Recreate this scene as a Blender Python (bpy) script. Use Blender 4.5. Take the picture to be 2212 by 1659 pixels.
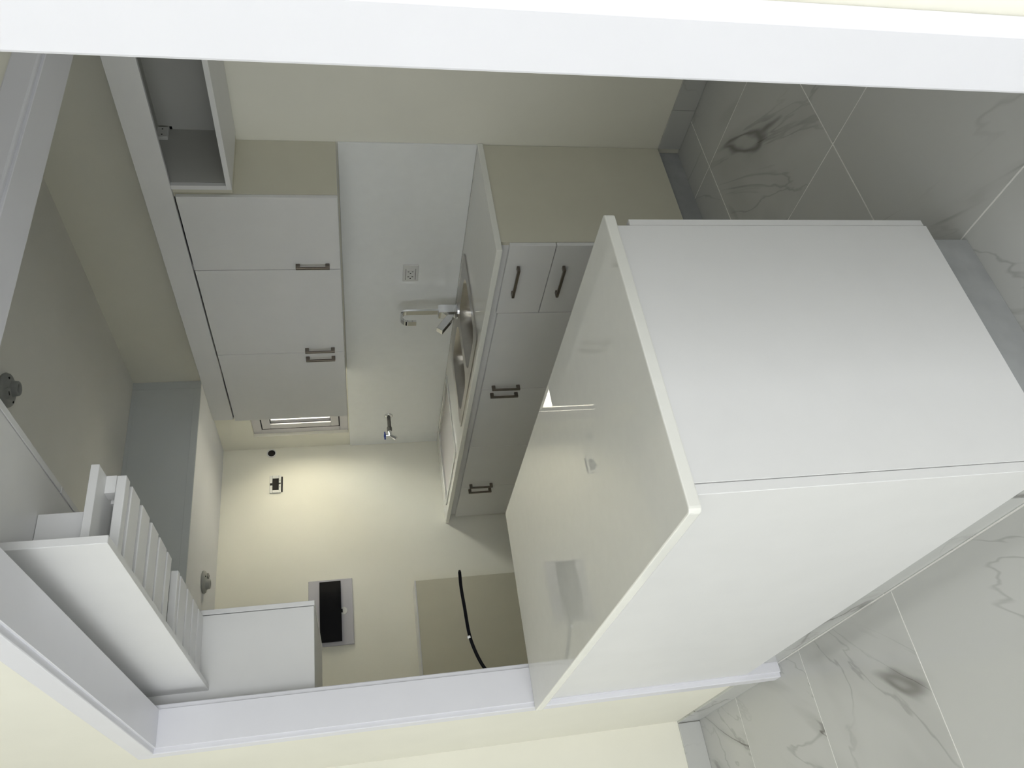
import bpy, bmesh, math, random
from mathutils import Vector, Matrix

random.seed(7)
S = bpy.context.scene
COL = S.collection
for o in list(bpy.data.objects):
    bpy.data.objects.remove(o, do_unlink=True)

# ------------------------------------------------------------------ camera
# The photograph lies on its side: the place's "up" points to the picture's left.
CAM_LOC = Vector((0.0, 0.0, 1.45))
RIGHT = Vector((0.8301131, -0.5562322, -0.0389616))     # place's right, seen upright
DOWN = Vector((-0.1437899, -0.1460314, -0.9787744))
FWD = Vector((0.5387362, 0.8180957, -0.2012031))
cam = bpy.data.cameras.new('camera')
cam.sensor_fit = 'HORIZONTAL'
cam.sensor_width = 36.0
cam.lens = 1718.22 / 2212.0 * 36.0
cam.clip_start = 0.02
cam_ob = bpy.data.objects.new('camera', cam)
COL.objects.link(cam_ob)
cx_, cy_, cz_ = DOWN, RIGHT, -FWD
cam_ob.matrix_world = Matrix(((cx_.x, cy_.x, cz_.x, CAM_LOC.x), (cx_.y, cy_.y, cz_.y, CAM_LOC.y),
                              (cx_.z, cy_.z, cz_.z, CAM_LOC.z), (0, 0, 0, 1)))
S.camera = cam_ob

# ------------------------------------------------------------------ world, sun, daylight, exposure
W = bpy.data.worlds.new('daylight'); S.world = W
W.use_nodes = True
bg = W.node_tree.nodes['Background']
bg.inputs['Color'].default_value = (0.86, 0.93, 1.0, 1)
bg.inputs['Strength'].default_value = 0.35

def area(name, loc, direction, sx, sy, power, color):
    l = bpy.data.lights.new(name, 'AREA'); l.shape = 'RECTANGLE'
    l.size = sx; l.size_y = sy; l.energy = power; l.color = color
    o = bpy.data.objects.new(name, l); COL.objects.link(o)
    o.location = loc
    o.rotation_euler = Vector(direction).to_track_quat('-Z', 'Y').to_euler()
    return o
# daylight coming in through the living room's two tall windows (behind the camera)
area('daylight_side_window', (-3.36, 1.10, 1.2), (1, 0, 0), 2.0, 3.4, 35.5, (0.93, 0.96, 1.0))
area('daylight_rear_window', (-1.5, -2.96, 1.15), (0, 1, 0), 2.2, 2.0, 76, (0.95, 0.97, 1.0))
area('hall_fill_light', (1.65, -0.57, 1.1), (0, 1, 0), 1.5, 2.0, 2.6, (0.97, 0.98, 1.0))  # added fill from the unseen hall, its door invented to brighten the kitchen
area('daylight_kitchen_window', (3.40, 3.85, 3.05), (-0.85, 0.2, -1.25), 1.8, 1.2, 70, (0.93, 0.97, 1.0))
sun = bpy.data.lights.new('sun', 'SUN'); sun.energy = 56.0; sun.angle = 0.01; sun.color = (1.0, 0.96, 0.91)
sun_ob = bpy.data.objects.new('sun', sun); COL.objects.link(sun_ob)
sun_ob.rotation_euler = Vector((0.42, 0.12, -0.90)).to_track_quat('-Z', 'Y').to_euler()
S.view_settings.view_transform = 'Standard'
S.view_settings.look = 'None'
S.view_settings.gamma = 1.0
S.view_settings.use_curve_mapping = False
S.view_settings.exposure = 0.40

# ------------------------------------------------------------------ materials
MATS = {}
def new_mat(name):
    m = bpy.data.materials.new(name); m.use_nodes = True
    nt = m.node_tree
    return m, nt, nt.nodes['Principled BSDF']

def paint(name, col, rough=0.6, var=0.03, bump=0.0, scale=6.0, spec=0.4, bscale=180.0, metal=0.0, coat=0.0):
    m, nt, b = new_mat(name)
    tc = nt.nodes.new('ShaderNodeTexCoord')
    n = nt.nodes.new('ShaderNodeTexNoise'); n.inputs['Scale'].default_value = scale; n.inputs['Detail'].default_value = 4
    nt.links.new(tc.outputs['Object'], n.inputs['Vector'])
    r = nt.nodes.new('ShaderNodeValToRGB')
    r.color_ramp.elements[0].position = 0.3; r.color_ramp.elements[1].position = 0.7
    r.color_ramp.elements[0].color = tuple(c * (1 - var) for c in col) + (1,)
    r.color_ramp.elements[1].color = tuple(min(1, c * (1 + var)) for c in col) + (1,)
    nt.links.new(n.outputs['Fac'], r.inputs['Fac'])
    nt.links.new(r.outputs['Color'], b.inputs['Base Color'])
    b.inputs['Roughness'].default_value = rough
    b.inputs['Metallic'].default_value = metal
    b.inputs['Specular IOR Level'].default_value = spec
    b.inputs['Coat Weight'].default_value = coat
    if bump:
        n2 = nt.nodes.new('ShaderNodeTexNoise'); n2.inputs['Scale'].default_value = bscale; n2.inputs['Detail'].default_value = 3
        nt.links.new(tc.outputs['Object'], n2.inputs['Vector'])
        bp = nt.nodes.new('ShaderNodeBump'); bp.inputs['Strength'].default_value = bump; bp.inputs['Distance'].default_value = 0.002
        nt.links.new(n2.outputs['Fac'], bp.inputs['Height'])
        nt.links.new(bp.outputs['Normal'], b.inputs['Normal'])
    MATS[name] = m
    return m

CREAM = paint('cream_wall_paint', (0.86, 0.845, 0.75), 0.75, 0.02, 0.12, 3.0, 0.25, 60)
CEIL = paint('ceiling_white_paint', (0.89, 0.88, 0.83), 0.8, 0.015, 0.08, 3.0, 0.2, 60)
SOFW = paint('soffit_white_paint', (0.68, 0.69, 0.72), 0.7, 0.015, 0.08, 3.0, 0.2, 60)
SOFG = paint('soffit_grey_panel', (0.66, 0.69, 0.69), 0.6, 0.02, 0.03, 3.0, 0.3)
TRIM = paint('white_gloss_trim', (0.755, 0.755, 0.80), 0.35, 0.015, 0.04, 5.0, 0.45, 40)
CAB = paint('white_laminate', (0.78, 0.78, 0.775), 0.42, 0.012, 0.03, 8.0, 0.4, 250)
CABSIDE = paint('almond_laminate', (0.66, 0.64, 0.53), 0.45, 0.015, 0.03, 8.0, 0.35, 250)
BEIGE = paint('beige_laminate', (0.66, 0.63, 0.50), 0.45, 0.015, 0.03, 8.0, 0.35, 250)
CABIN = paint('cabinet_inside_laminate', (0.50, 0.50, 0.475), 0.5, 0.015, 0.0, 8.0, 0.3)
QUARTZ = paint('polished_white_stone', (0.85, 0.85, 0.80), 0.01, 0.012, 0.0, 30.0, 0.6)
SPLASH = paint('white_stone_backsplash', (0.90, 0.915, 0.91), 0.10, 0.012, 0.0, 20.0, 0.5)
PLINTH = paint('grey_plastic_plinth', (0.36, 0.37, 0.37), 0.4, 0.10, 0.05, 14.0, 0.4)
STEEL = paint('brushed_steel', (0.42, 0.40, 0.37), 0.28, 0.06, 0.03, 25.0, 0.5, 300, 1.0)
CHROME = paint('chrome', (0.74, 0.75, 0.76), 0.06, 0.01, 0.0, 5.0, 0.5, 100, 1.0)
NICKEL = paint('dark_satin_nickel', (0.20, 0.175, 0.15), 0.34, 0.03, 0.0, 20.0, 0.5, 100, 0.85)
PLASTIC = paint('white_plastic', (0.74, 0.74, 0.72), 0.35, 0.01, 0.0, 20.0, 0.45)
LAMPGREY = paint('grey_lampholder_plastic', (0.30, 0.31, 0.30), 0.4, 0.02, 0.0, 20.0, 0.4)
BLACK = paint('black_plastic', (0.004, 0.004, 0.005), 0.5, 0.05, 0.0, 20.0, 0.12)
DARK = paint('dark_cavity', (0.03, 0.028, 0.026), 0.85, 0.15, 0.0, 20.0, 0.2)
GASKET = paint('black_rubber_gasket', (0.02, 0.02, 0.025), 0.6, 0.05, 0.0, 20.0, 0.3)
PANELW = paint('lavender_white_steel_plate', (0.55, 0.54, 0.58), 0.45, 0.02, 0.0, 10.0, 0.4)
BLUE = paint('blue_valve_handle', (0.02, 0.05, 0.30), 0.35, 0.05, 0.0, 20.0, 0.4)
PVC = paint('weathered_steel_pipe', (0.16, 0.155, 0.14), 0.5, 0.25, 0.1, 60.0, 0.4, 200, 0.4)
GROUT = paint('pale_grout', (0.90, 0.89, 0.86), 0.85, 0.05, 0.05, 30.0, 0.2)
OUTSIDE = paint('sunlit_cream_render', (0.82, 0.775, 0.68), 0.9, 0.05, 0.2, 4.0, 0.1)
ALU = paint('white_window_profile', (0.70, 0.68, 0.70), 0.35, 0.015, 0.0, 10.0, 0.45)
BOARD = paint('pinkish_white_board', (0.66, 0.63, 0.62), 0.22, 0.015, 0.0, 8.0, 0.45)

def glass_mat():
    m = bpy.data.materials.new('window_glass'); m.use_nodes = True
    nt = m.node_tree; nt.nodes.clear()
    out = nt.nodes.new('ShaderNodeOutputMaterial')
    t = nt.nodes.new('ShaderNodeBsdfTransparent'); t.inputs['Color'].default_value = (0.94, 0.96, 0.95, 1)
    g = nt.nodes.new('ShaderNodeBsdfGlossy'); g.inputs['Roughness'].default_value = 0.02
    mx = nt.nodes.new('ShaderNodeMixShader'); mx.inputs[0].default_value = 0.07
    nt.links.new(t.outputs[0], mx.inputs[1]); nt.links.new(g.outputs[0], mx.inputs[2])
    nt.links.new(mx.outputs[0], out.inputs['Surface'])
    return m
GLASS = glass_mat()

def marble(name):
    m, nt, b = new_mat(name)
    N = nt.nodes.new; L = nt.links.new
    tc = N('ShaderNodeTexCoord'); oi = N('ShaderNodeObjectInfo')
    off = N('ShaderNodeVectorMath'); off.operation = 'SCALE'
    comb = N('ShaderNodeCombineXYZ')
    L(oi.outputs['Random'], comb.inputs[0]); L(oi.outputs['Random'], comb.inputs[1]); L(oi.outputs['Random'], comb.inputs[2])
    L(comb.outputs[0], off.inputs[0]); off.inputs['Scale'].default_value = 37.0
    add = N('ShaderNodeVectorMath'); add.operation = 'ADD'
    L(tc.outputs['Object'], add.inputs[0]); L(off.outputs[0], add.inputs[1])
    # stretch along one diagonal so that veins run slantwise
    rot = N('ShaderNodeMapping'); rot.inputs['Rotation'].default_value = (0, 0, math.radians(33))
    L(add.outputs[0], rot.inputs['Vector'])
    mp = N('ShaderNodeMapping'); mp.inputs['Scale'].default_value = (1.25, 0.30, 1.0)
    L(rot.outputs[0], mp.inputs['Vector'])
    def vein(scale, width, dist, seed):
        a2 = N('ShaderNodeVectorMath'); a2.operation = 'ADD'; a2.inputs[1].default_value = (seed, seed * 1.7, 0)
        L(mp.outputs[0], a2.inputs[0])
        n = N('ShaderNodeTexNoise'); n.inputs['Scale'].default_value = scale; n.inputs['Detail'].default_value = 5
        n.inputs['Roughness'].default_value = 0.5; n.inputs['Distortion'].default_value = dist
        L(a2.outputs[0], n.inputs['Vector'])
        s = N('ShaderNodeMath'); s.operation = 'SUBTRACT'; s.inputs[1].default_value = 0.5; L(n.outputs['Fac'], s.inputs[0])
        ab = N('ShaderNodeMath'); ab.operation = 'ABSOLUTE'; L(s.outputs[0], ab.inputs[0])
        r = N('ShaderNodeMapRange'); r.inputs['From Min'].default_value = 0; r.inputs['From Max'].default_value = width
        r.inputs['To Min'].default_value = 1; r.inputs['To Max'].default_value = 0; r.interpolation_type = 'SMOOTHSTEP'
        L(ab.outputs[0], r.inputs['Value'])
        return r.outputs[0]
    v1 = vein(1.35, 0.010, 0.55, 3.1)
    v2 = vein(1.35, 0.060, 0.55, 3.1)
    v3 = vein(2.3, 0.008, 0.7, 11.3)
    mask = N('ShaderNodeTexNoise'); mask.inputs['Scale'].default_value = 2.4; mask.inputs['Detail'].default_value = 2
    L(add.outputs[0], mask.inputs['Vector'])
    mr = N('ShaderNodeMapRange'); mr.inputs['From Min'].default_value = 0.40; mr.inputs['From Max'].default_value = 0.58
    L(mask.outputs['Fac'], mr.inputs['Value'])
    def mul(a, bb):
        k = N('ShaderNodeMath'); k.operation = 'MULTIPLY'; L(a, k.inputs[0])
        if isinstance(bb, float): k.inputs[1].default_value = bb
        else: L(bb, k.inputs[1])
        return k.outputs[0]
    def addn(a, bb):
        k = N('ShaderNodeMath'); k.operation = 'ADD'; k.use_clamp = True; L(a, k.inputs[0]); L(bb, k.inputs[1]); return k.outputs[0]
    tot = addn(addn(mul(mul(v1, mr.outputs[0]), 0.64), mul(mul(v2, mr.outputs[0]), 0.22)), mul(mul(v3, mr.outputs[0]), 0.30))
    mx = N('ShaderNodeMix'); mx.data_type = 'RGBA'
    mx.inputs['A'].default_value = (0.55, 0.555, 0.54, 1); mx.inputs['B'].default_value = (0.17, 0.165, 0.155, 1)
    L(tot, mx.inputs['Factor']); L(mx.outputs['Result'], b.inputs['Base Color'])
    b.inputs['Roughness'].default_value = 0.13; b.inputs['Specular IOR Level'].default_value = 0.5
    return m
MARBLE = marble('veined_white_porcelain_tile')

# ------------------------------------------------------------------ building helpers
def tag(o, label=None, cat=None, group=None, kind=None):
    if label: o['label'] = label
    if cat: o['category'] = cat
    if group: o['group'] = group
    if kind: o['kind'] = kind
    return o

def empty(name, loc, label=None, cat=None, group=None, kind=None):
    o = bpy.data.objects.new(name, None); COL.objects.link(o)
    o.location = loc; o.empty_display_size = 0.05
    return tag(o, label, cat, group, kind)

def world_of(o):
    v = Vector((0, 0, 0))
    while o is not None:
        v += o.location; o = o.parent
    return v

def link(name, bm, mat, parent=None, origin=(0, 0, 0), smooth=False):
    """bm is in place coordinates; the object's origin is put at `origin` (place coordinates)."""
    me = bpy.data.meshes.new(name)
    bmesh.ops.recalc_face_normals(bm, faces=bm.faces)
    bmesh.ops.translate(bm, verts=bm.verts, vec=-Vector(origin))
    bm.to_mesh(me); bm.free()
    if smooth:
        for p in me.polygons: p.use_smooth = True
    me.materials.append(mat)
    o = bpy.data.objects.new(name, me); COL.objects.link(o)
    if parent is not None:
        o.parent = parent; o.location = Vector(origin) - world_of(parent)
    else:
        o.location = origin
    return o

def bm_box(bm, x0, x1, y0, y1, z0, z1, bev=0.0, seg=1):
    t = bmesh.new()
    bmesh.ops.create_cube(t, size=1.0)
    for v in t.verts:
        v.co = Vector(((x0 + x1) / 2 + v.co.x * (x1 - x0), (y0 + y1) / 2 + v.co.y * (y1 - y0), (z0 + z1) / 2 + v.co.z * (z1 - z0)))
    if bev > 0:
        bmesh.ops.bevel(t, geom=list(t.edges), offset=bev, segments=seg, affect='EDGES', profile=0.5)
    me = bpy.data.meshes.new('tmp'); t.to_mesh(me); t.free()
    bm.from_mesh(me); bpy.data.meshes.remove(me)

def box(name, x0, x1, y0, y1, z0, z1, mat, parent=None, bev=0.0, seg=1):
    bm = bmesh.new(); bm_box(bm, x0, x1, y0, y1, z0, z1, bev, seg)
    return link(name, bm, mat, parent, ((x0 + x1) / 2, (y0 + y1) / 2, z0))

def boxes(name, lst, mat, parent=None, bev=0.0):
    bm = bmesh.new()
    for b in lst: bm_box(bm, *b, bev=bev)
    b = lst[0]
    return link(name, bm, mat, parent, ((b[0] + b[1]) / 2, (b[2] + b[3]) / 2, b[4]))

def bm_tube(bm, pts, r, n=14, radii=None, cap=True):
    pts = [Vector(p) for p in pts]
    rings = []
    ref = None
    for i, p in enumerate(pts):
        d = (pts[min(i + 1, len(pts) - 1)] - pts[max(i - 1, 0)]).normalized()
        if ref is None:
            ref = d.orthogonal().normalized()
        ref = (ref - d * ref.dot(d)).normalized()
        u, w = ref, d.cross(ref)
        rr = radii[i] if radii else r
        rings.append([bm.verts.new(p + (u * math.cos(2 * math.pi * k / n) + w * math.sin(2 * math.pi * k / n)) * rr) for k in range(n)])
    for a, b in zip(rings[:-1], rings[1:]):
        for k in range(n):
            bm.faces.new((a[k], a[(k + 1) % n], b[(k + 1) % n], b[k]))
    if cap:
        bm.faces.new(rings[0]); bm.faces.new(list(reversed(rings[-1])))

def tube(name, pts, r, mat, parent=None, n=14, radii=None):
    bm = bmesh.new(); bm_tube(bm, pts, r, n, radii)
    o = link(name, bm, mat, parent, pts[0], True)
    es = o.data
    return o

def lathe_axis(bm, base, axis, prof, n=28):
    """prof: list of (distance along axis, radius)."""
    base = Vector(base); axis = Vector(axis).normalized(); u = axis.orthogonal().normalized(); w = axis.cross(u)
    rings = []
    for d, r in prof:
        c = base + axis * d
        if r < 1e-6: rings.append([bm.verts.new(c)])
        else: rings.append([bm.verts.new(c + (u * math.cos(2 * math.pi * k / n) + w * math.sin(2 * math.pi * k / n)) * r) for k in range(n)])
    for a, b in zip(rings[:-1], rings[1:]):
        for k in range(n):
            k2 = (k + 1) % n
            if len(a) == 1 and len(b) == 1: continue
            if len(a) == 1: bm.faces.new((a[0], b[k2], b[k]))
            elif len(b) == 1: bm.faces.new((a[k], a[k2], b[0]))
            else: bm.faces.new((a[k], a[k2], b[k2], b[k]))

def prism(name, outline, axis, a0, a1, mat, parent=None, smooth=False):
    """outline: list of 2-D points in the plane across `axis` ('x','y','z'), extruded from a0 to a1."""
    bm = bmesh.new()
    def P(p, a):
        return {'x': (a, p[0], p[1]), 'y': (p[0], a, p[1]), 'z': (p[0], p[1], a)}[axis]
    A = [bm.verts.new(P(p, a0)) for p in outline]; B = [bm.verts.new(P(p, a1)) for p in outline]
    bm.faces.new(A); bm.faces.new(list(reversed(B)))
    n = len(outline)
    for i in range(n):
        bm.faces.new((A[i], B[i], B[(i + 1) % n], A[(i + 1) % n]))
    return link(name, bm, mat, parent, P(outline[0], a0), smooth)

def rrect(x0, x1, y0, y1, r, n=6):
    pts = []
    for cx, cy, a in ((x1 - r, y1 - r, 0), (x0 + r, y1 - r, 90), (x0 + r, y0 + r, 180), (x1 - r, y0 + r, 270)):
        for k in range(n + 1):
            t = math.radians(a + 90 * k / n)
            pts.append((cx + r * math.cos(t), cy + r * math.sin(t)))
    return pts

def slab_with_holes(x0, x1, y0, y1, z0, z1, holes):
    """A slab in one mesh with rectangular holes right through it."""
    xs = sorted({x0, x1} | {h[0] for h in holes} | {h[1] for h in holes})
    ys = sorted({y0, y1} | {h[2] for h in holes} | {h[3] for h in holes})
    bm = bmesh.new()
    V = {}
    def vt(i, j, k):
        if (i, j, k) not in V: V[(i, j, k)] = bm.verts.new((xs[i], ys[j], z1 if k else z0))
        return V[(i, j, k)]
    def solid(i, j):
        if i < 0 or j < 0 or i >= len(xs) - 1 or j >= len(ys) - 1: return False
        cx, cy = (xs[i] + xs[i + 1]) / 2, (ys[j] + ys[j + 1]) / 2
        return not any(h[0] < cx < h[1] and h[2] < cy < h[3] for h in holes)
    for i in range(len(xs) - 1):
        for j in range(len(ys) - 1):
            if not solid(i, j): continue
            bm.faces.new((vt(i, j, 1), vt(i + 1, j, 1), vt(i + 1, j + 1, 1), vt(i, j + 1, 1)))
            bm.faces.new((vt(i, j, 0), vt(i, j + 1, 0), vt(i + 1, j + 1, 0), vt(i + 1, j, 0)))
            for (di, dj, a, b) in ((-1, 0, (i, j), (i, j + 1)), (1, 0, (i + 1, j + 1), (i + 1, j)), (0, -1, (i + 1, j), (i, j)), (0, 1, (i, j + 1), (i + 1, j + 1))):
                if not solid(i + di, j + dj):
                    bm.faces.new((vt(a[0], a[1], 0), vt(b[0], b[1], 0), vt(b[0], b[1], 1), vt(a[0], a[1], 1)))
    return bm

# ------------------------------------------------------------------ key positions (metres)
XW = 0.546      # living room face of the partition wall
XI = 0.642      # kitchen face of the partition wall
XS = 2.612      # sink wall
YE = 4.603      # end wall
YO0, YO1, ZO = 0.366, 2.716, 2.059     # the wide opening in the partition wall
YLW = 3.564     # living room's side wall
ZC = 2.587      # ceiling
YH = 1.155      # header across the kitchen's entrance, face towards the hall
YSOF, ZSOF = 3.812, 2.237
SY = 2.159      # near end of the sink run
LX0, LY0 = -3.4, -3.0

# ------------------------------------------------------------------ floor with single tiles
floor = box('floor', LX0 - 0.1, XS + 0.1, LY0 - 0.1, YE + 0.1, -0.12, -0.0008, GROUT)
tag(floor, kind='structure')
tile_cache = {}
def tile(x0, x1, y0, y1):
    g = 0.0021
    w, d = round(x1 - x0, 4), round(y1 - y0, 4)
    if w < 0.02 or d < 0.02: return
    if (w, d) not in tile_cache:
        bm = bmesh.new(); bm_box(bm, -w / 2 + g, w / 2 - g, -d / 2 + g, d / 2 - g, -0.008, 0.0, 0.0004)
        me = bpy.data.meshes.new('tile'); bm.to_mesh(me); bm.free(); me.materials.append(MARBLE)
        tile_cache[(w, d)] = me
    o = bpy.data.objects.new('tile', tile_cache[(w, d)]); COL.objects.link(o)
    o.parent = floor
    o.location = Vector(((x0 + x1) / 2, (y0 + y1) / 2, 0)) - floor.location
def cuts(a, b, start, step):
    k = math.floor((a - start) / step)
    v = [a]
    t = start + (k + 1) * step
    while t < b - 1e-6:
        if t - v[-1] > 0.01: v.append(t)
        t += step
    v.append(b)
    return v
xl = cuts(LX0, 0.562, 0.562, 0.585); yl = cuts(LY0, YLW, 1.971, 0.583)
for a, b in zip(xl[:-1], xl[1:]):
    for c, d in zip(yl[:-1], yl[1:]): tile(a, b, c, d)
xk = [0.562, 1.160, 1.745, 2.330, XS]; yk = cuts(-0.6, YE, 1.412, 0.597)
for a, b in zip(xk[:-1], xk[1:]):
    for c, d in zip(yk[:-1], yk[1:]): tile(a, b, c, d)

# ------------------------------------------------------------------ room shell
tag(box('ceiling', LX0 - 1.2, XS + 0.12, LY0 - 1.2, YE + 0.12, ZC, ZC + 0.18, CEIL), kind='structure')
wl = boxes('wall_left', [(XW, XI, LY0, YO0 - 0.012, 0, ZC), (XW, XI, YO1 + 0.012, YE, 0, ZC), (XW, XI, YO0 - 0.012, YO1 + 0.012, ZO + 0.012, ZC)], CREAM)
tag(wl, kind='structure')
WY0, WY1, WZ0, WZ1 = 3.62, 4.45, 1.462, 2.036
wr = boxes('wall_right', [(XS, XS + 0.13, -0.62, WY0, 0, ZC), (XS, XS + 0.13, WY1, YE + 0.12, 0, ZC), (XS, XS + 0.13, WY0, WY1, 0, WZ0), (XS, XS + 0.13, WY0, WY1, WZ1, ZC)], CREAM)
tag(wr, kind='structure')
tag(box('wall_back', XI, XS, YE, YE + 0.12, 0, ZC, CREAM), kind='structure')
tag(boxes('wall_hall', [(XI, 0.88, -0.72, -0.6, 0, ZC), (2.42, XS, -0.72, -0.6, 0, ZC), (0.88, 2.42, -0.72, -0.6, 2.12, ZC)], CREAM), kind='structure')  # unseen hall wall; its doorway is invented to go with the added fill
tag(box('wall_header', XI, XS, YH, YH + 0.11, ZO + 0.012, ZC, CREAM), kind='structure')
tag(box('wall_living', LX0, XW, YLW, YLW + 0.12, 0, ZC, CREAM), kind='structure')
ws = boxes('wall_window_side', [(LX0 - 0.12, LX0, LY0, -0.60, 0, ZC), (LX0 - 0.12, LX0, 2.80, YLW + 0.12, 0, ZC), (LX0 - 0.12, LX0, -0.60, 2.80, 0, 0.3), (LX0 - 0.12, LX0, -0.60, 2.80, 2.3, ZC)], CREAM)
tag(ws, kind='structure')
wb = boxes('wall_window_rear', [(LX0, -2.6, LY0 - 0.12, LY0, 0, ZC), (-0.4, XW, LY0 - 0.12, LY0, 0, ZC), (-2.6, -0.4, LY0 - 0.12, LY0, 2.15, ZC), (-2.6, -0.4, LY0 - 0.12, LY0, 0, 0.15)], CREAM)
tag(wb, kind='structure')
# dropped soffit at the far end of the kitchen
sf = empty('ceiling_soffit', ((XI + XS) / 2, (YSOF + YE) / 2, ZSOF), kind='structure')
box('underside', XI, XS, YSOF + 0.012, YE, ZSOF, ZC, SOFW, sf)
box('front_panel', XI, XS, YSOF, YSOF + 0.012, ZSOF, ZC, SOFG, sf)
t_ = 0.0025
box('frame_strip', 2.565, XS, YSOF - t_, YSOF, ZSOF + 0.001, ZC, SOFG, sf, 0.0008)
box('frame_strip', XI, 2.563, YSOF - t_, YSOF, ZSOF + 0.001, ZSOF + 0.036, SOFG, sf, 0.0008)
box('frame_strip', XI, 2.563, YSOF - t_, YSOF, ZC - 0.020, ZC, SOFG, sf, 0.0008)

# ------------------------------------------------------------------ opening: liner and casings
ln = empty('trim_1', (0.59, YO1, 0), kind='structure')
for nm, b in (('jamb_board', (0.532, XI + 0.002, YO1, YO1 + 0.012, 0, ZO + 0.012)), ('jamb_board', (0.532, XI + 0.002, YO0 - 0.012, YO0, 0, ZO + 0.012)),
              ('head_board', (0.532, XI + 0.002, YO0, YO1, ZO, ZO + 0.012))):
    box(nm, *b, TRIM, ln, 0.0012)
def casing(name, x0, x1, off=0.006, w=0.056, hoff=None):
    hoff = off if hoff is None else hoff
    e = empty(name, ((x0 + x1) / 2, YO1, 0), kind='structure')
    box('side_casing', x0, x1, YO1 + off, YO1 + off + w, 0.0, ZO + off + w, TRIM, e, 0.003, 2)
    box('side_casing', x0, x1, YO0 - off - w, YO0 - off, 0.0, ZO + off + w, TRIM, e, 0.003, 2)
    box('head_casing', x0, x1, YO0 - off, YO1 + off, ZO + hoff, ZO + off + w, TRIM, e, 0.003, 2)
    return e
casing('trim_2', 0.516, XW, 0.006, 0.054)
casing('trim_3', XI, XI + 0.016, 0.004, 0.05, 0.014)
# header casing over the kitchen's entrance: board with a groove
hc = empty('trim_4', ((XI + XS) / 2, YH, ZO), kind='structure')
box('head_casing', XI + 0.016, XS, YH - 0.016, YH, ZO + 0.006, ZO + 0.062, TRIM, hc, 0.004, 2)
box('head_board', XI + 0.016, XS, YH - 0.003, YH + 0.110, ZO, ZO + 0.012, TRIM, hc, 0.0012)

# ------------------------------------------------------------------ tile skirting
def skirting(name, axis, plane, thick, a0, a1, start, step=0.59, h=0.10):
    """axis 'y': runs along y on the wall plane x=plane; 'x': runs along x on y=plane. thick is signed, into the room."""
    mid = (a0 + a1) / 2
    e = empty(name, (plane, mid, 0) if axis == 'y' else (mid, plane, 0), kind='structure')
    c = cuts(a0, a1, start, step)
    for p, q in zip(c[:-1], c[1:]):
        lo, hi = sorted((plane, plane + thick))
        if axis == 'y': box('skirting_tile', lo, hi, p + 0.001, q - 0.001, 0.0005, h, MARBLE, e, 0.0008)
        else: box('skirting_tile', p + 0.001, q - 0.001, lo, hi, 0.0005, h, MARBLE, e, 0.0008)
    return e
skirting('baseboard_right', 'y', XS, -0.009, YH + 0.11, SY - 0.004, 1.955)
skirting('baseboard_living', 'x', YLW, -0.009, LX0 + 0.01, XW - 0.010, -0.02)
skirting('baseboard_left', 'y', XW, -0.009, YO1 + 0.062, YLW, 3.137)

# ------------------------------------------------------------------ kitchen window and what lies outside it
wn = empty('window_1', (XS + 0.04, (WY0 + WY1) / 2, WZ0), kind='structure')
def ring(name, x0, x1, y0, y1, z0, z1, w, mat, parent, bev=0.002):
    return boxes(name, [(x0, x1, y0, y1, z0, z0 + w), (x0, x1, y0, y1, z1 - w, z1), (x0, x1, y0, y0 + w, z0 + w, z1 - w), (x0, x1, y1 - w, y1, z0 + w, z1 - w)], mat, parent, bev)
ring('frame', XS + 0.022, XS + 0.075, WY0, WY1, WZ0, WZ1, 0.052, ALU, wn)
ring('gasket', XS + 0.0205, XS + 0.045, WY0 + 0.0515, WY1 - 0.0515, WZ0 + 0.0515, WZ1 - 0.0515, 0.006, GASKET, wn, 0.0)
ring('sash', XS + 0.020, XS + 0.06, WY0 + 0.057, WY1 - 0.057, WZ0 + 0.057, WZ1 - 0.057, 0.048, ALU, wn)
ring('sash_gasket', XS + 0.030, XS + 0.05, WY0 + 0.104, WY1 - 0.104, WZ0 + 0.104, WZ1 - 0.104, 0.006, GASKET, wn, 0.0)
box('pane', XS + 0.038, XS + 0.044, WY0 + 0.106, WY1 - 0.106, WZ0 + 0.106, WZ1 - 0.106, GLASS, wn)
tag(box('neighbour_wall', 3.75, 3.9, 1.0, 9.0, 0.0, 4.6, OUTSIDE), 'sunlit cream rendered wall outside the kitchen window', 'outside wall', kind='structure')
for i, (a, b, c, d, ax) in enumerate(((-0.60, 2.80, 0.3, 2.3, 'x'), (-2.6, -0.4, 0.15, 2.15, 'y'))):
    e = empty('window_%d' % (i + 2), (LX0 - 0.06, (a + b) / 2, c) if ax == 'x' else ((a + b) / 2, LY0 - 0.06, c), kind='structure')
    n = 3 if ax == 'x' else 2
    L = []
    for k in range(n + 1):
        p = a + (b - a - 0.05) * k / n
        L.append((LX0 - 0.09, LX0 - 0.05, p, p + 0.05, c, d) if ax == 'x' else (p, p + 0.05, LY0 - 0.09, LY0 - 0.05, c, d))
    for zz in (c, d - 0.05):
        L.append((LX0 - 0.09, LX0 - 0.05, a, b, zz, zz + 0.05) if ax == 'x' else (a, b, LY0 - 0.09, LY0 - 0.05, zz, zz + 0.05))
    boxes('frame', L, ALU, e)

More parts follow.
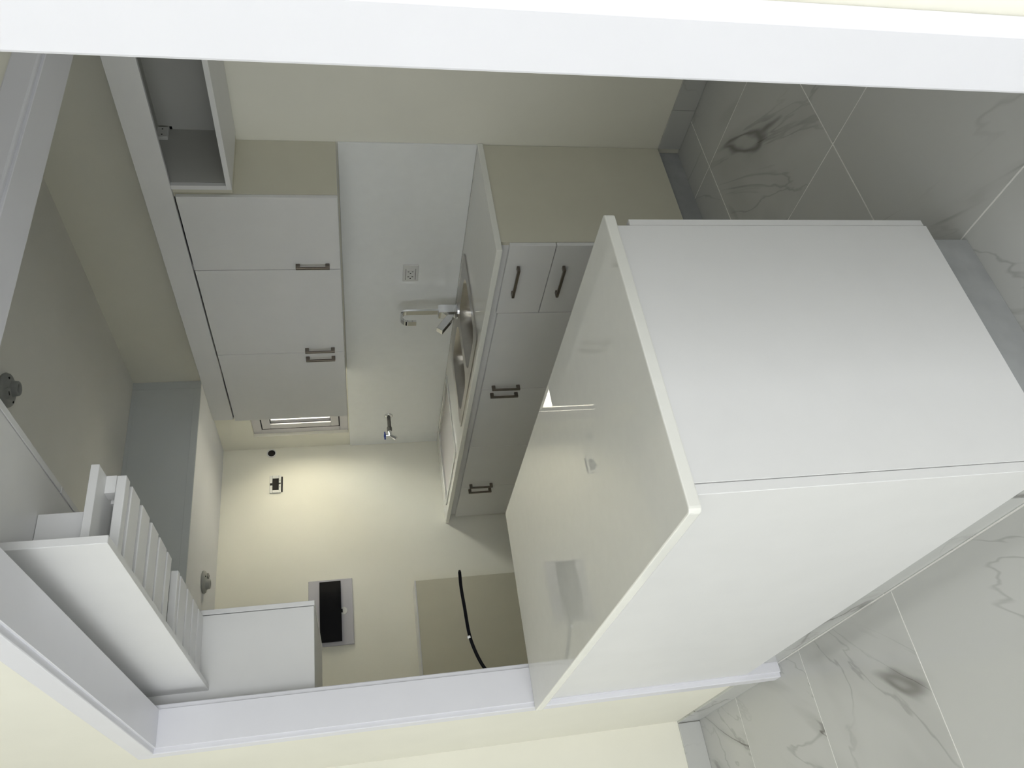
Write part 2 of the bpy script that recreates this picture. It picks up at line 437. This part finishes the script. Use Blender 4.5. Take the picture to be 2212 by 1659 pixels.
# ------------------------------------------------------------------ handles
handle_cache = {}
def handle(parent, loc, along, out, length=0.136):
    """A square bar pull. loc: middle of the pull on the door face; along 'z' or 'y'; out: sign of the way it sticks out along x."""
    key = (along, out, length)
    if key not in handle_cache:
        bm = bmesh.new()
        r = 0.0055; st = 0.027
        def bb(u0, u1, v0, v1, w0, w1):     # u along x (out), v across, w along
            x0, x1 = sorted((out * u0, out * u1))
            if along == 'z': bm_box(bm, x0, x1, v0, v1, w0, w1, 0.0012)
            else: bm_box(bm, x0, x1, w0, w1, v0, v1, 0.0012)
        bb(st - 0.009, st, -r, r, -length / 2, length / 2)
        bb(0.0, st - 0.008, -r, r, -length / 2, -length / 2 + 0.017)
        bb(0.0, st - 0.008, -r, r, length / 2 - 0.017, length / 2)
        me = bpy.data.meshes.new('handle'); bm.to_mesh(me); bm.free(); me.materials.append(NICKEL)
        handle_cache[key] = me
    o = bpy.data.objects.new('handle', handle_cache[key]); COL.objects.link(o)
    o.parent = parent; o.location = Vector(loc) - world_of(parent)
    return o

G = 0.0016      # half of the gap between neighbouring fronts
# ------------------------------------------------------------------ sink run: base cabinets
FX = 2.045; CF = 2.063; KT = 0.868
def base_unit(name, y0, y1, label, cat='cabinet', end_side=False):
    e = empty(name, ((CF + XS) / 2, (y0 + y1) / 2, 0), label, cat, 'base cabinets along the sink wall')
    box('side_panel', CF, XS - 0.002, y0, y0 + 0.016, 0.10, KT, CABSIDE if end_side else CAB, e)
    box('side_panel', CF, XS - 0.002, y1 - 0.016, y1, 0.10, KT, CAB, e)
    box('bottom_panel', CF, XS - 0.002, y0 + 0.016, y1 - 0.016, 0.10, 0.116, CABIN, e)
    box('back_panel', XS - 0.012, XS - 0.002, y0 + 0.016, y1 - 0.016, 0.116, KT, CABIN, e)
    box('top_rail', CF, CF + 0.016, y0 + 0.016, y1 - 0.016, 0.80, KT, CAB, e)
    box('toe_kick', CF + 0.045, CF + 0.060, y0 + (0.03 if end_side else 0), y1, 0.0005, 0.099, PLINTH, e)
    if end_side: box('end_plinth', CF + 0.045, XS - 0.002, y0 + 0.022, y0 + 0.036, 0.0005, 0.099, PLINTH, e)
    return e
u1 = base_unit('drawer_cabinet', SY, 2.566, 'white drawer base cabinet at the near end of the sink run, almond side', end_side=True)
zz = [0.104, 0.285, 0.468, 0.652, 0.836]
for a, b in zip(zz[:-1], zz[1:]):
    d = box('drawer', FX, CF - 0.001, SY + G, 2.566 - G, a + G, b - G, CAB, u1, 0.001)
    handle(d, (FX, 2.355, (a + b) / 2 + 0.042), 'y', -1, 0.165)
u2 = base_unit('sink_cabinet', 2.566, 3.712, 'white two-door base cabinet under the steel sink')
u3 = base_unit('stove_cabinet', 3.712, YE - 0.012, 'white two-door base cabinet in the far corner below the stove cut-out')
for u, a, s, b in ((u2, 2.566, 3.149, 3.712), (u3, 3.712, 4.184, YE - 0.012)):
    d = box('door', FX, CF - 0.001, a + G, s - G, 0.104, 0.828, CAB, u, 0.001)
    handle(d, (FX, s - 0.032, 0.716), 'z', -1)
    d = box('door', FX, CF - 0.001, s + G, b - G, 0.104, 0.828, CAB, u, 0.001)
    handle(d, (FX, s + 0.032, 0.716), 'z', -1)
# worktop with the two cut-outs
KX0 = 2.011
ct = slab_with_holes(KX0, XS - 0.001, SY - 0.008, YE - 0.001, KT + 0.0005, 0.892, [(2.08, 2.53, 2.765, 3.48), (2.075, 2.555, 3.80, 4.42)])
o = link('sink_countertop', ct, QUARTZ, None, (2.3, 3.3, KT + 0.0005))
bv = o.modifiers.new('edge', 'BEVEL'); bv.width = 0.003; bv.segments = 2; bv.limit_method = 'ANGLE'
tag(o, 'long polished white stone countertop holding the steel sink along the wall', 'countertop')
# board lying in the stove cut-out
e = empty('stove_cutout_board', (2.315, 4.11, KT + 0.001), 'pinkish white board covering the stove cut-out at the counter end', 'board')
ob = box('board', 2.079, 2.551, 3.804, 4.416, 0.8700, 0.8860, BOARD, e, 0.002)
boxes('raised_edge', [(2.058, 2.078, 3.782, 4.438, 0.8923, 0.8985), (2.552, 2.572, 3.782, 4.438, 0.8923, 0.8985), (2.078, 2.552, 3.782, 3.802, 0.8923, 0.8985), (2.078, 2.552, 4.418, 4.438, 0.8923, 0.8985)], QUARTZ, e, 0.001)
# backsplash
bs = box('backsplash', XS - 0.010, XS - 0.0005, SY - 0.002, YE - 0.001, 0.8925, 1.4555, SPLASH, None, 0.001)
tag(bs, 'smooth white stone backsplash between the sink counter and the upper cabinets', 'backsplash')

# ------------------------------------------------------------------ double-bowl sink
sk = empty('kitchen_sink', (2.305, 3.12, 0.892), 'stainless steel double-bowl kitchen sink set in the counter', 'sink')
def deck_with_bowls():
    bm = bmesh.new()
    zt = 0.8965
    def loop(pts, z):
        vs = [bm.verts.new((p[0], p[1], z)) for p in pts]
        return vs, [bm.edges.new((vs[i], vs[(i + 1) % len(vs)])) for i in range(len(vs))]
    outer, eo = loop(rrect(2.052, 2.556, 2.737, 3.512, 0.03), zt)
    h1, e1 = loop(rrect(2.105, 2.470, 2.790, 3.095, 0.07, 8), zt)
    h2, e2 = loop(rrect(2.105, 2.470, 3.155, 3.460, 0.07, 8), zt)
    bmesh.ops.triangle_fill(bm, use_beauty=True, use_dissolve=False, edges=eo + e1 + e2)
    skirt = [bm.verts.new((v.co.x + (0.004 if v.co.x > 2.3 else -0.004) * 0.6, v.co.y + (0.004 if v.co.y > 3.1 else -0.004) * 0.6, 0.8922)) for v in outer]
    n = len(outer)
    for i in range(n): bm.faces.new((outer[i], outer[(i + 1) % n], skirt[(i + 1) % n], skirt[i]))
    return bm
link('rim', deck_with_bowls(), STEEL, sk, (2.305, 3.12, 0.892))
def bowl(y0, y1):
    bm = bmesh.new()
    rings = []
    for ins, z, r in ((0.0, 0.8964, 0.07), (0.004, 0.888, 0.068), (0.012, 0.85, 0.065), (0.016, 0.78, 0.065), (0.026, 0.745, 0.06), (0.05, 0.732, 0.05)):
        rings.append([bm.verts.new((p[0], p[1], z)) for p in rrect(2.105 + ins, 2.470 - ins, y0 + ins, y1 - ins, r, 8)])
    n = len(rings[0])
    for a, b in zip(rings[:-1], rings[1:]):
        for i in range(n): bm.faces.new((a[i], a[(i + 1) % n], b[(i + 1) % n], b[i]))
    bm.faces.new(rings[-1])
    o = link('bowl', bm, STEEL, sk, (2.2875, (y0 + y1) / 2, 0.732), True)
    bm = bmesh.new()
    lathe_axis(bm, (2.2875, (y0 + y1) / 2, 0.7325), (0, 0, 1), [(0, 0.0), (0.0005, 0.02), (0.002, 0.024), (0.003, 0.042), (0.0005, 0.045)])
    link('drain', bm, CHROME, o, (2.2875, (y0 + y1) / 2, 0.7325), True)
bowl(2.790, 3.095); bowl(3.155, 3.460)

# ------------------------------------------------------------------ faucet
FXC, FYC, FZ = 2.513, 3.128, 0.8968
fc = empty('faucet', (FXC, FYC, FZ), 'chrome square-body faucet with a flat arched spout behind the sink', 'faucet')
bm = bmesh.new(); lathe_axis(bm, (FXC, FYC, FZ), (0, 0, 1), [(0, 0), (0, 0.040), (0.004, 0.040), (0.006, 0.036), (0.006, 0)]); link('base_plate', bm, CHROME, fc, (FXC, FYC, FZ), False)
box('body', FXC - 0.025, FXC + 0.025, FYC - 0.025, FYC + 0.025, FZ + 0.006, FZ + 0.098, CHROME, fc, 0.0015)
def ribbon(path, w, t):
    """flat strip: path in the x-z plane (place coordinates), width along y, thickness t."""
    bm = bmesh.new(); rings = []
    for i, (x, z) in enumerate(path):
        a = path[max(i - 1, 0)]; b = path[min(i + 1, len(path) - 1)]
        d = Vector((b[0] - a[0], b[1] - a[1])).normalized(); nrm = Vector((-d.y, d.x))
        q = []
        for sn, sw in ((1, 1), (1, -1), (-1, -1), (-1, 1)):
            q.append(bm.verts.new((x + nrm.x * t / 2 * sn, FYC + sw * w / 2, z + nrm.y * t / 2 * sn)))
        rings.append(q)
    for a, b in zip(rings[:-1], rings[1:]):
        for k in range(4): bm.faces.new((a[k], a[(k + 1) % 4], b[(k + 1) % 4], b[k]))
    bm.faces.new(rings[0]); bm.faces.new(list(reversed(rings[-1])))
    return bm
path = [(FXC, FZ + 0.097), (FXC, FZ + 0.15), (FXC, FZ + 0.245)]
R_ = 0.034
for k in range(1, 19):
    a = math.pi * k / 18
    path.append((FXC - R_ + R_ * math.cos(a), FZ + 0.252 + R_ * math.sin(a)))
path += [(FXC - 2 * R_, FZ + 0.213)]
link('spout', ribbon(path, 0.030, 0.011), CHROME, fc, (FXC, FYC, FZ + 0.097))
lv = bmesh.new(); bm_box(lv, -0.010, 0.030, -0.015, 0.015, -0.015, 0.015, 0.001)
bm_box(lv, -0.098, -0.004, -0.016, 0.016, -0.020, 0.016, 0.0015)
bmesh.ops.rotate(lv, verts=lv.verts, cent=(0, 0, 0), matrix=Matrix.Rotation(math.radians(38), 3, 'Y'))
bmesh.ops.translate(lv, verts=lv.verts, vec=(FXC - 0.044, FYC, FZ + 0.044))
link('lever', lv, CHROME, fc, (FXC - 0.03, FYC, FZ + 0.045))

# ------------------------------------------------------------------ wall outlet over the sink
XB = XS - 0.010
wo = empty('wall_outlet', (XB, 2.931, 1.135), 'white duplex wall outlet on the backsplash near the faucet', 'outlet')
box('cover_plate', XB - 0.007, XB, 2.873, 2.991, 1.0965, 1.1715, PLASTIC, wo, 0.003, 2)
ob = box('receptacle_block', XB - 0.0095, XB - 0.006, 2.900, 2.975, 1.1115, 1.1565, PLASTIC, wo, 0.001)
for yy in (2.92, 2.956):
    boxes('socket_slots', [(XB - 0.0102, XB - 0.0092, yy - 0.006, yy - 0.0025, 1.141, 1.149), (XB - 0.0102, XB - 0.0092, yy - 0.006, yy - 0.0025, 1.121, 1.129), (XB - 0.0102, XB - 0.0092, yy + 0.005, yy + 0.010, 1.132, 1.138)], BLACK, ob)
box('painted_shade_strip', XB - 0.0075, XB - 0.0068, 2.898, 2.977, 1.1095, 1.1115, DARK, wo)  # dark strips on the plate: shade along the block put in as colour
box('painted_shade_strip', XB - 0.0075, XB - 0.0068, 2.898, 2.977, 1.1565, 1.1585, DARK, wo)

# ------------------------------------------------------------------ water valve on the backsplash
VY, VZ = 4.252, 1.215
vv = empty('water_valve', (XB, VY, VZ), 'water pipe stub with a blue-handled angle valve on the backsplash', 'valve')
bm = bmesh.new(); lathe_axis(bm, (XB, VY, VZ), (-1, 0, 0), [(0, 0.026), (0.003, 0.026), (0.010, 0.016), (0.010, 0)]); link('flange', bm, CHROME, vv, (XB, VY, VZ), True)
tube('pipe', [(XB - 0.008, VY, VZ), (XB - 0.085, VY, VZ - 0.001)], 0.0115, PVC, vv)
bm = bmesh.new(); lathe_axis(bm, (XB - 0.082, VY, VZ), (-1, 0, 0), [(0, 0), (0, 0.0135), (0.004, 0.015), (0.024, 0.015), (0.028, 0.0135), (0.028, 0)], 8); link('coupling', bm, PVC, vv, (XB - 0.082, VY, VZ))
bm = bmesh.new()
bm_tube(bm, [(XB - 0.108, VY, VZ), (XB - 0.145, VY, VZ - 0.004)], 0.011)
bm_tube(bm, [(XB - 0.137, VY, VZ - 0.002), (XB - 0.160, VY, VZ - 0.028)], 0.0095)
bm_tube(bm, [(XB - 0.140, VY, VZ), (XB - 0.142, VY, VZ + 0.026)], 0.006)
bm_tube(bm, [(XB - 0.155, VY, VZ - 0.023), (XB - 0.167, VY, VZ - 0.037)], 0.013, 6)
link('valve_body', bm, CHROME, vv, (XB - 0.12, VY, VZ))
bm = bmesh.new()
bm_tube(bm, [(XB - 0.168, VY, VZ + 0.030), (XB - 0.116, VY, VZ + 0.030)], 0.0045, 10)
bm_tube(bm, [(XB - 0.142, VY - 0.026, VZ + 0.030), (XB - 0.142, VY + 0.026, VZ + 0.030)], 0.0045, 10)
bm_tube(bm, [(XB - 0.142, VY, VZ + 0.024), (XB - 0.142, VY, VZ + 0.036)], 0.008, 10)
link('cross_handle', bm, BLUE, vv, (XB - 0.142, VY, VZ + 0.03), True)

# ------------------------------------------------------------------ upper cabinets on the sink wall
UX = 2.293; UC = 2.311; UB, UT, UTOP = 1.4635, 2.046, 2.146
XBK = XS - 0.0015
def upper_unit(name, y0, y1, seams, hands, label, end_side=False):
    e = empty(name, ((UC + XBK) / 2, (y0 + y1) / 2, UB), label, 'cabinet', 'upper cabinets on the sink wall')
    box('side_panel', UC, XBK, y0, y0 + 0.016, UB, UTOP - 0.02, CABSIDE if end_side else CAB, e)
    box('side_panel', UC, XBK, y1 - 0.016, y1, UB, UTOP - 0.02, CAB, e)
    box('bottom_panel', UC, XBK, y0 + 0.016, y1 - 0.016, UB, UB + 0.016, CAB, e)
    box('top_panel', UC, XBK, y0 + 0.016, y1 - 0.016, UTOP - 0.036, UTOP - 0.02, CAB, e)
    pts = [y0] + seams + [y1]
    for a, b, h in zip(pts[:-1], pts[1:], hands):
        d = box('door', UX, UC - 0.001, a + G, b - G, UB, UT - 0.007, CAB, e, 0.001)
        handle(d, (UX, h, 1.575), 'z', -1)
    return e
upper_unit('upper_cabinet', SY + 0.001, 2.5585, [], [2.553 - 0.026], 'white single-door upper cabinet beside the open cabinet niche', True)
upper_unit('upper_cabinet', 2.5595, 3.732, [3.142], [3.142 - 0.032, 3.142 + 0.036], 'white two-door upper cabinet over the sink, next to the window')
fa = box('cabinet_fascia', UX, UC - 0.001, YH + 0.115, 3.716, UT, UTOP, CAB, None, 0.001)
tag(fa, 'long white fascia board running along the top of the upper cabinets', 'fascia')
# open cabinet over the refrigerator space
oc = empty('open_cabinet', (2.45, 1.74, 1.838), 'open white cabinet box without doors above the empty refrigerator space', 'cabinet')
yb0, yb1 = YH + 0.118, 2.126
box('bottom_board', UC - 0.018, XBK, yb0, yb1, 1.838, 1.856, CAB, oc, 0.0008)
box('side_board', UC - 0.018, UC, yb1 - 0.019, yb1, 1.856, UT - 0.0005, CAB, oc, 0.0008)
box('side_board', UC + 0.0005, XBK, yb1 - 0.019, yb1, 1.856, UTOP - 0.02, CABIN, oc)
box('side_board', UC - 0.018, XBK, yb0, yb0 + 0.019, 1.856, UT - 0.0005, CAB, oc, 0.0008)
box('top_board', UC, XBK, yb0 + 0.019, yb1 - 0.019, UTOP - 0.036, UTOP - 0.02, CABIN, oc)
box('back_board', XBK - 0.012, XBK, yb0 + 0.019, yb1 - 0.019, 1.856, UTOP - 0.036, CABIN, oc)
box('filler_strip', UC + 0.002, XBK, yb1 + 0.0005, SY, 1.840, UTOP - 0.02, CABSIDE, oc)
hb = boxes('hanging_bracket', [(2.535, 2.592, yb1 - 0.036, yb1 - 0.0195, 2.072, 2.112)], PLASTIC, oc, 0.002)
for q in (2.545, 2.575): box('screw_hole', q, q + 0.005, yb1 - 0.0368, yb1 - 0.0358, 2.090, 2.095, DARK, hb)
box('slot', 2.5965, 2.5985, yb1 - 0.032, yb1 - 0.020, 2.062, 2.071, BLACK, oc)

# ------------------------------------------------------------------ peninsula in the opening
PX0, PX1, PY0, PY1, PZ = 0.502, 1.211, 1.178, YO1 - 0.001, 0.893
pn = empty('peninsula_cabinet', (0.86, 1.95, 0), 'big white peninsula base cabinet standing in the wide opening', 'cabinet')
PT = 0.868
box('back_panel', 0.536, 0.557, 1.186, PY1, 0.130, PT, CAB, pn, 0.001)
box('end_panel', 0.5585, 1.182, 1.186, 1.204, 0.100, PT, CAB, pn, 0.001)
box('bottom_panel', 0.5765, 1.182, 1.205, PY1, 0.108, 0.124, CABIN, pn)
box('side_panel', 0.5585, 1.182, PY1 - 0.016, PY1, 0.125, PT, CAB, pn)
ys = [1.186, 1.694, 2.204, PY1]
for a, b, h in zip(ys[:-1], ys[1:], (1.66, 1.73, 2.24)):
    d = box('door', 1.184, 1.202, a + G, b - G, 0.104, 0.836, CAB, pn, 0.001)
    handle(d, (1.202, h, 0.72), 'z', 1)
c = cuts(1.2, PY1, 1.971, 0.583)
for a, b in zip(c[:-1], c[1:]):
    box('toe_tile', 0.566, 0.575, a + 0.001, b - 0.001, 0.0005, 0.129, MARBLE, pn)
box('end_plinth', 0.576, 1.146, 1.196, 1.212, 0.0005, 0.099, PLINTH, pn)
box('front_plinth', 1.130, 1.146, 1.2125, PY1, 0.0005, 0.099, PLINTH, pn)
bm = bmesh.new()
bm_box(bm, PX0, PX1, PY0, PY1, PT + 0.0005, PZ)
vert = [e for e in bm.edges if abs(e.verts[0].co.z - e.verts[1].co.z) > 0.01]
bmesh.ops.bevel(bm, geom=vert, offset=0.011, segments=4, affect='EDGES', profile=0.5)
o = link('peninsula_countertop', bm, QUARTZ, None, ((PX0 + PX1) / 2, (PY0 + PY1) / 2, PT + 0.0005))
bv = o.modifiers.new('edge', 'BEVEL'); bv.width = 0.003; bv.segments = 2; bv.limit_method = 'ANGLE'; bv.angle_limit = math.radians(60)
tag(o, 'polished white stone countertop on the peninsula in the foreground', 'countertop')

# ------------------------------------------------------------------ stemware rack over the peninsula
YCAB = 2.800
rk = empty('stemware_rack', (0.83, 2.25, 1.93), 'white slatted stemware rack hanging above the peninsula', 'rack')
RZ = 1.962
RX0, RX1 = 0.704, 0.722
box('back_panel', RX0, RX1, 1.585, YCAB - 0.001, 1.931, 2.130, CAB, rk, 0.001)
box('top_board', RX1 + 0.0005, 0.950, 1.703, YCAB - 0.001, 2.006, 2.024, CAB, rk, 0.001)
rows = [(1.760, 1.794), (1.817, 1.893), (1.919, 1.998), (2.024, 2.101), (2.120, 2.204), (2.222, 2.273), (2.366, 2.392), (2.411, 2.503), (2.522, 2.600), (2.618, 2.696), (2.714, 2.796)]
for k, (a, b) in enumerate(rows):
    s = box('slat', RX1 + 0.0005, 0.949, a, b, RZ, RZ + 0.021, CAB, rk, 0.0025, 2)
    xr = ((0.905, 0.949), (RX1 + 0.001, RX1 + 0.030))
    for x0, x1 in xr:
        box('spacer', x0, x1, a + 0.0005, min(b - 0.0005, a + 0.034), RZ + 0.0212, 2.0058, CAB, s)
# closed box part between the rack and the cabinet over it
box('hanger_box', RX1 + 0.0005, 0.855, 1.745, 2.30, 2.0245, 2.1305, CAB, rk, 0.001)
# ------------------------------------------------------------------ cabinet above the rack
ov = empty('overhead_cabinet', (0.81, 2.0, 2.132), 'white cabinet over the stemware rack, seen from underneath', 'cabinet')
OZ = 2.1315
box('bottom_panel', XI + 0.020, 0.957, YH + 0.13, YCAB - 0.001, OZ, OZ + 0.016, CAB, ov)
box('side_panel', XI + 0.020, 0.957, YH + 0.113, YH + 0.1295, OZ, ZC - 0.002, CAB, ov)
box('back_panel', XI + 0.020, XI + 0.030, YH + 0.13, YCAB - 0.001, OZ + 0.0165, ZC - 0.002, CAB, ov)
yy = [YH + 0.113, 1.85, 2.325, YCAB - 0.001]
for a, b in zip(yy[:-1], yy[1:]):
    box('door', 0.9605, 0.9775, a + G, b - G, OZ - 0.001, ZC - 0.004, CAB, ov, 0.001)

# ------------------------------------------------------------------ cabinets on the partition wall behind the jamb
lc = empty('wall_cabinet', (0.80, 3.08, 1.598), 'white wall cabinet behind the left jamb, its plain end facing the opening', 'cabinet')
box('side_panel', XI + 0.001, 0.9515, YCAB, YCAB + 0.016, 1.598, 2.40, CAB, lc, 0.0008)
box('side_panel', XI + 0.001, 0.9515, 3.354, 3.37, 1.598, 2.40, CAB, lc, 0.0008)
box('bottom_panel', XI + 0.001, 0.9515, YCAB + 0.0165, 3.3535, 1.598, 1.614, CAB, lc)
box('top_panel', XI + 0.001, 0.9515, YCAB + 0.0165, 3.3535, 2.384, 2.40, CAB, lc)
d = box('door', 0.9545, 0.9715, YCAB, 3.085 - G, 1.596, 2.40, CAB, lc, 0.001); handle(d, (0.9715, 3.05, 1.71), 'z', 1)
d = box('door', 0.9545, 0.9715, 3.085 + G, 3.37, 1.596, 2.40, CAB, lc, 0.001); handle(d, (0.9715, 3.12, 1.71), 'z', 1)
lb = empty('boxed_ledge', (1.117, 4.51, 0), 'low almond boxed ledge with a white top under the electrical panel', 'ledge')
box('front_panel', XI + 0.001, 1.592, 4.420, 4.436, 0.0008, 1.118, BEIGE, lb, 0.0008)
box('side_panel', 1.576, 1.592, 4.4365, YE - 0.001, 0.0008, 1.118, BEIGE, lb, 0.0008)
box('top_board', XI + 0.001, 1.594, 4.418, YE - 0.001, 1.1185, 1.1255, CAB, lb, 0.0008)

# ------------------------------------------------------------------ power cable sticking out of the wall
cp = [(0.6435, 2.765, 1.015), (0.673, 2.764, 1.037), (0.722, 2.762, 1.058), (0.787, 2.76, 1.074), (0.886, 2.76, 1.080), (0.955, 2.76, 1.084), (1.014, 2.76, 1.083)]
def smooth_path(pts, n=6):
    P = [Vector(p) for p in pts]; P = [2 * P[0] - P[1]] + P + [2 * P[-1] - P[-2]]
    out = []
    for i in range(1, len(P) - 2):
        for k in range(n):
            t = k / n
            out.append(0.5 * ((2 * P[i]) + (-P[i - 1] + P[i + 1]) * t + (2 * P[i - 1] - 5 * P[i] + 4 * P[i + 1] - P[i + 2]) * t * t + (-P[i - 1] + 3 * P[i] - 3 * P[i + 1] + P[i + 2]) * t ** 3))
    out.append(P[-2]); return out
cb = empty('power_cable', (0.6435, 2.765, 1.015), 'thick black cable end sticking out past the left jamb', 'cable')
tube('sheath', smooth_path(cp), 0.0058, BLACK, cb, 12)
tube('cut_end', [(1.013, 2.76, 1.083), (1.019, 2.76, 1.0828)], 0.0042, DARK, cb, 10)
tube('tape_mark', [(0.7725, 2.7585, 1.0755), (0.7805, 2.7585, 1.077)], 0.0061, PLASTIC, cb, 10)

# ------------------------------------------------------------------ electrical panel on the end wall
ep = empty('electrical_panel', (1.515, YE, 1.475), 'grey-white electrical panel plate with a bulging black cover on the far wall', 'electrical panel')
box('plate', 1.322, 1.706, YE - 0.012, YE - 0.0005, 1.474, 1.723, PANELW, ep, 0.002)
out = [(1.343, YE - 0.012), (1.689, YE - 0.012), (1.689, YE - 0.030)]
for k in range(11):
    t = k / 10
    out.append((1.689 - 0.346 * t, YE - 0.030 - 0.020 * math.sin(math.pi * t)))
prism('cover', out, 'z', 1.540, 1.660, BLACK, ep)
bm = bmesh.new(); lathe_axis(bm, (1.515, YE - 0.012, 1.528), (0, -1, 0), [(0, 0.022), (0.002, 0.021), (0.003, 0)]); link('knockout', bm, PLASTIC, ep, (1.515, YE - 0.012, 1.528))
box('latch', 1.506, 1.520, YE - 0.035, YE - 0.012, 1.533, 1.541, BLACK, ep)

# ------------------------------------------------------------------ open switch box on the end wall
jb = empty('switch_box', (2.353, YE, 1.885), 'open wall switch box with a chipped white bracket on the far wall', 'switch box')
yq = YE - 0.008
boxes('bracket', [(2.293, 2.414, yq, YE - 0.0005, 1.884, 1.898), (2.293, 2.414, yq, YE - 0.0005, 1.936, 1.952), (2.293, 2.314, yq, YE - 0.0005, 1.898, 1.936), (2.394, 2.414, yq, YE - 0.0005, 1.898, 1.936)], PLASTIC, jb, 0.0025)
boxes('cavity', [(2.310, 2.398, yq + 0.004, YE - 0.0005, 1.895, 1.939)], DARK, jb)
box('chipped_gap', 2.300, 2.405, YE - 0.003, YE - 0.0003, 1.874, 1.8835, DARK, jb)
box('screw_slot', 2.345, 2.36, yq - 0.0006, yq + 0.002, 1.936, 1.951, DARK, jb)
box('screw_slot', 2.352, 2.36, yq - 0.0006, yq + 0.002, 1.886, 1.898, DARK, jb)
for q in (2.330, 2.376): box('screw', q, q + 0.004, yq - 0.001, yq + 0.001, 1.889, 1.893, BLACK, jb)

# ------------------------------------------------------------------ open conduit end in the corner
cdn = empty('conduit_hole', (2.575, YE, 1.945), 'round open conduit end in the corner beside the window', 'conduit')
bm = bmesh.new(); lathe_axis(bm, (2.575, YE - 0.0005, 1.945), (0, -1, 0), [(0.0, 0.030), (0.004, 0.030), (0.004, 0.023), (0.001, 0.023)]); link('collar', bm, PLASTIC, cdn, (2.575, YE, 1.945), False)
bm = bmesh.new(); lathe_axis(bm, (2.575, YE - 0.0005, 1.945), (0, -1, 0), [(0.0, 0.023), (0.0012, 0.023), (0.0012, 0.0)]); link('opening', bm, DARK, cdn, (2.575, YE, 1.945), False)

# ------------------------------------------------------------------ lampholders
def lampholder(x, y, zc, label, rot, mat=LAMPGREY):
    e = empty('lampholder', (x, y, zc), label, 'lampholder', 'bare lampholders on the ceiling')
    dn = Vector((0, 0, -1)); b = Vector((x, y, zc - 0.0005))
    bm = bmesh.new(); lathe_axis(bm, b, dn, [(0, 0.058), (0.006, 0.060), (0.014, 0.056), (0.019, 0.042), (0.021, 0.0)], 40); link('base', bm, mat, e, b, True)
    c, s = math.cos(rot), math.sin(rot)
    p = b + Vector((0.016 * c, 0.016 * s, -0.018))
    bm = bmesh.new(); lathe_axis(bm, p, dn, [(0, 0.030), (0.008, 0.027), (0.018, 0.0255), (0.021, 0.0235), (0.021, 0.0165), (0.006, 0.0155)], 32); so = link('socket', bm, mat, e, p, True)
    bm = bmesh.new(); lathe_axis(bm, p, dn, [(0.007, 0.0160), (0.0075, 0.0)], 24); link('contact', bm, BLACK, so, p)
    q = b + Vector((-0.034 * c, -0.034 * s, -0.016))
    bm = bmesh.new(); bm_box(bm, -0.012, 0.012, -0.017, 0.017, -0.011, 0.004, 0.002)
    bmesh.ops.rotate(bm, verts=bm.verts, cent=(0, 0, 0), matrix=Matrix.Rotation(rot, 3, 'Z')); bmesh.ops.translate(bm, verts=bm.verts, vec=q)
    ou = link('outlet_block', bm, mat, e, q)
    bm = bmesh.new(); bm_box(bm, -0.009, -0.004, -0.007, 0.006, -0.0118, -0.0105)
    bmesh.ops.rotate(bm, verts=bm.verts, cent=(0, 0, 0), matrix=Matrix.Rotation(rot, 3, 'Z')); bmesh.ops.translate(bm, verts=bm.verts, vec=q)
    link('outlet_slot', bm, BLACK, ou, q)
    for t in (rot + math.pi / 2, rot - math.pi / 2):
        q = b + Vector((0.043 * math.cos(t), 0.043 * math.sin(t), -0.018))
        bm = bmesh.new(); lathe_axis(bm, q, dn, [(0, 0.004), (0.0025, 0.004), (0.003, 0)], 12); link('screw', bm, BLACK, e, q)
    return e
lampholder(1.676, 2.460, ZC, 'grey bare lampholder on the main ceiling at the picture edge', math.radians(40))
lampholder(1.615, 4.22, ZSOF, 'grey bare lampholder under the lowered soffit near the far wall', math.radians(200))
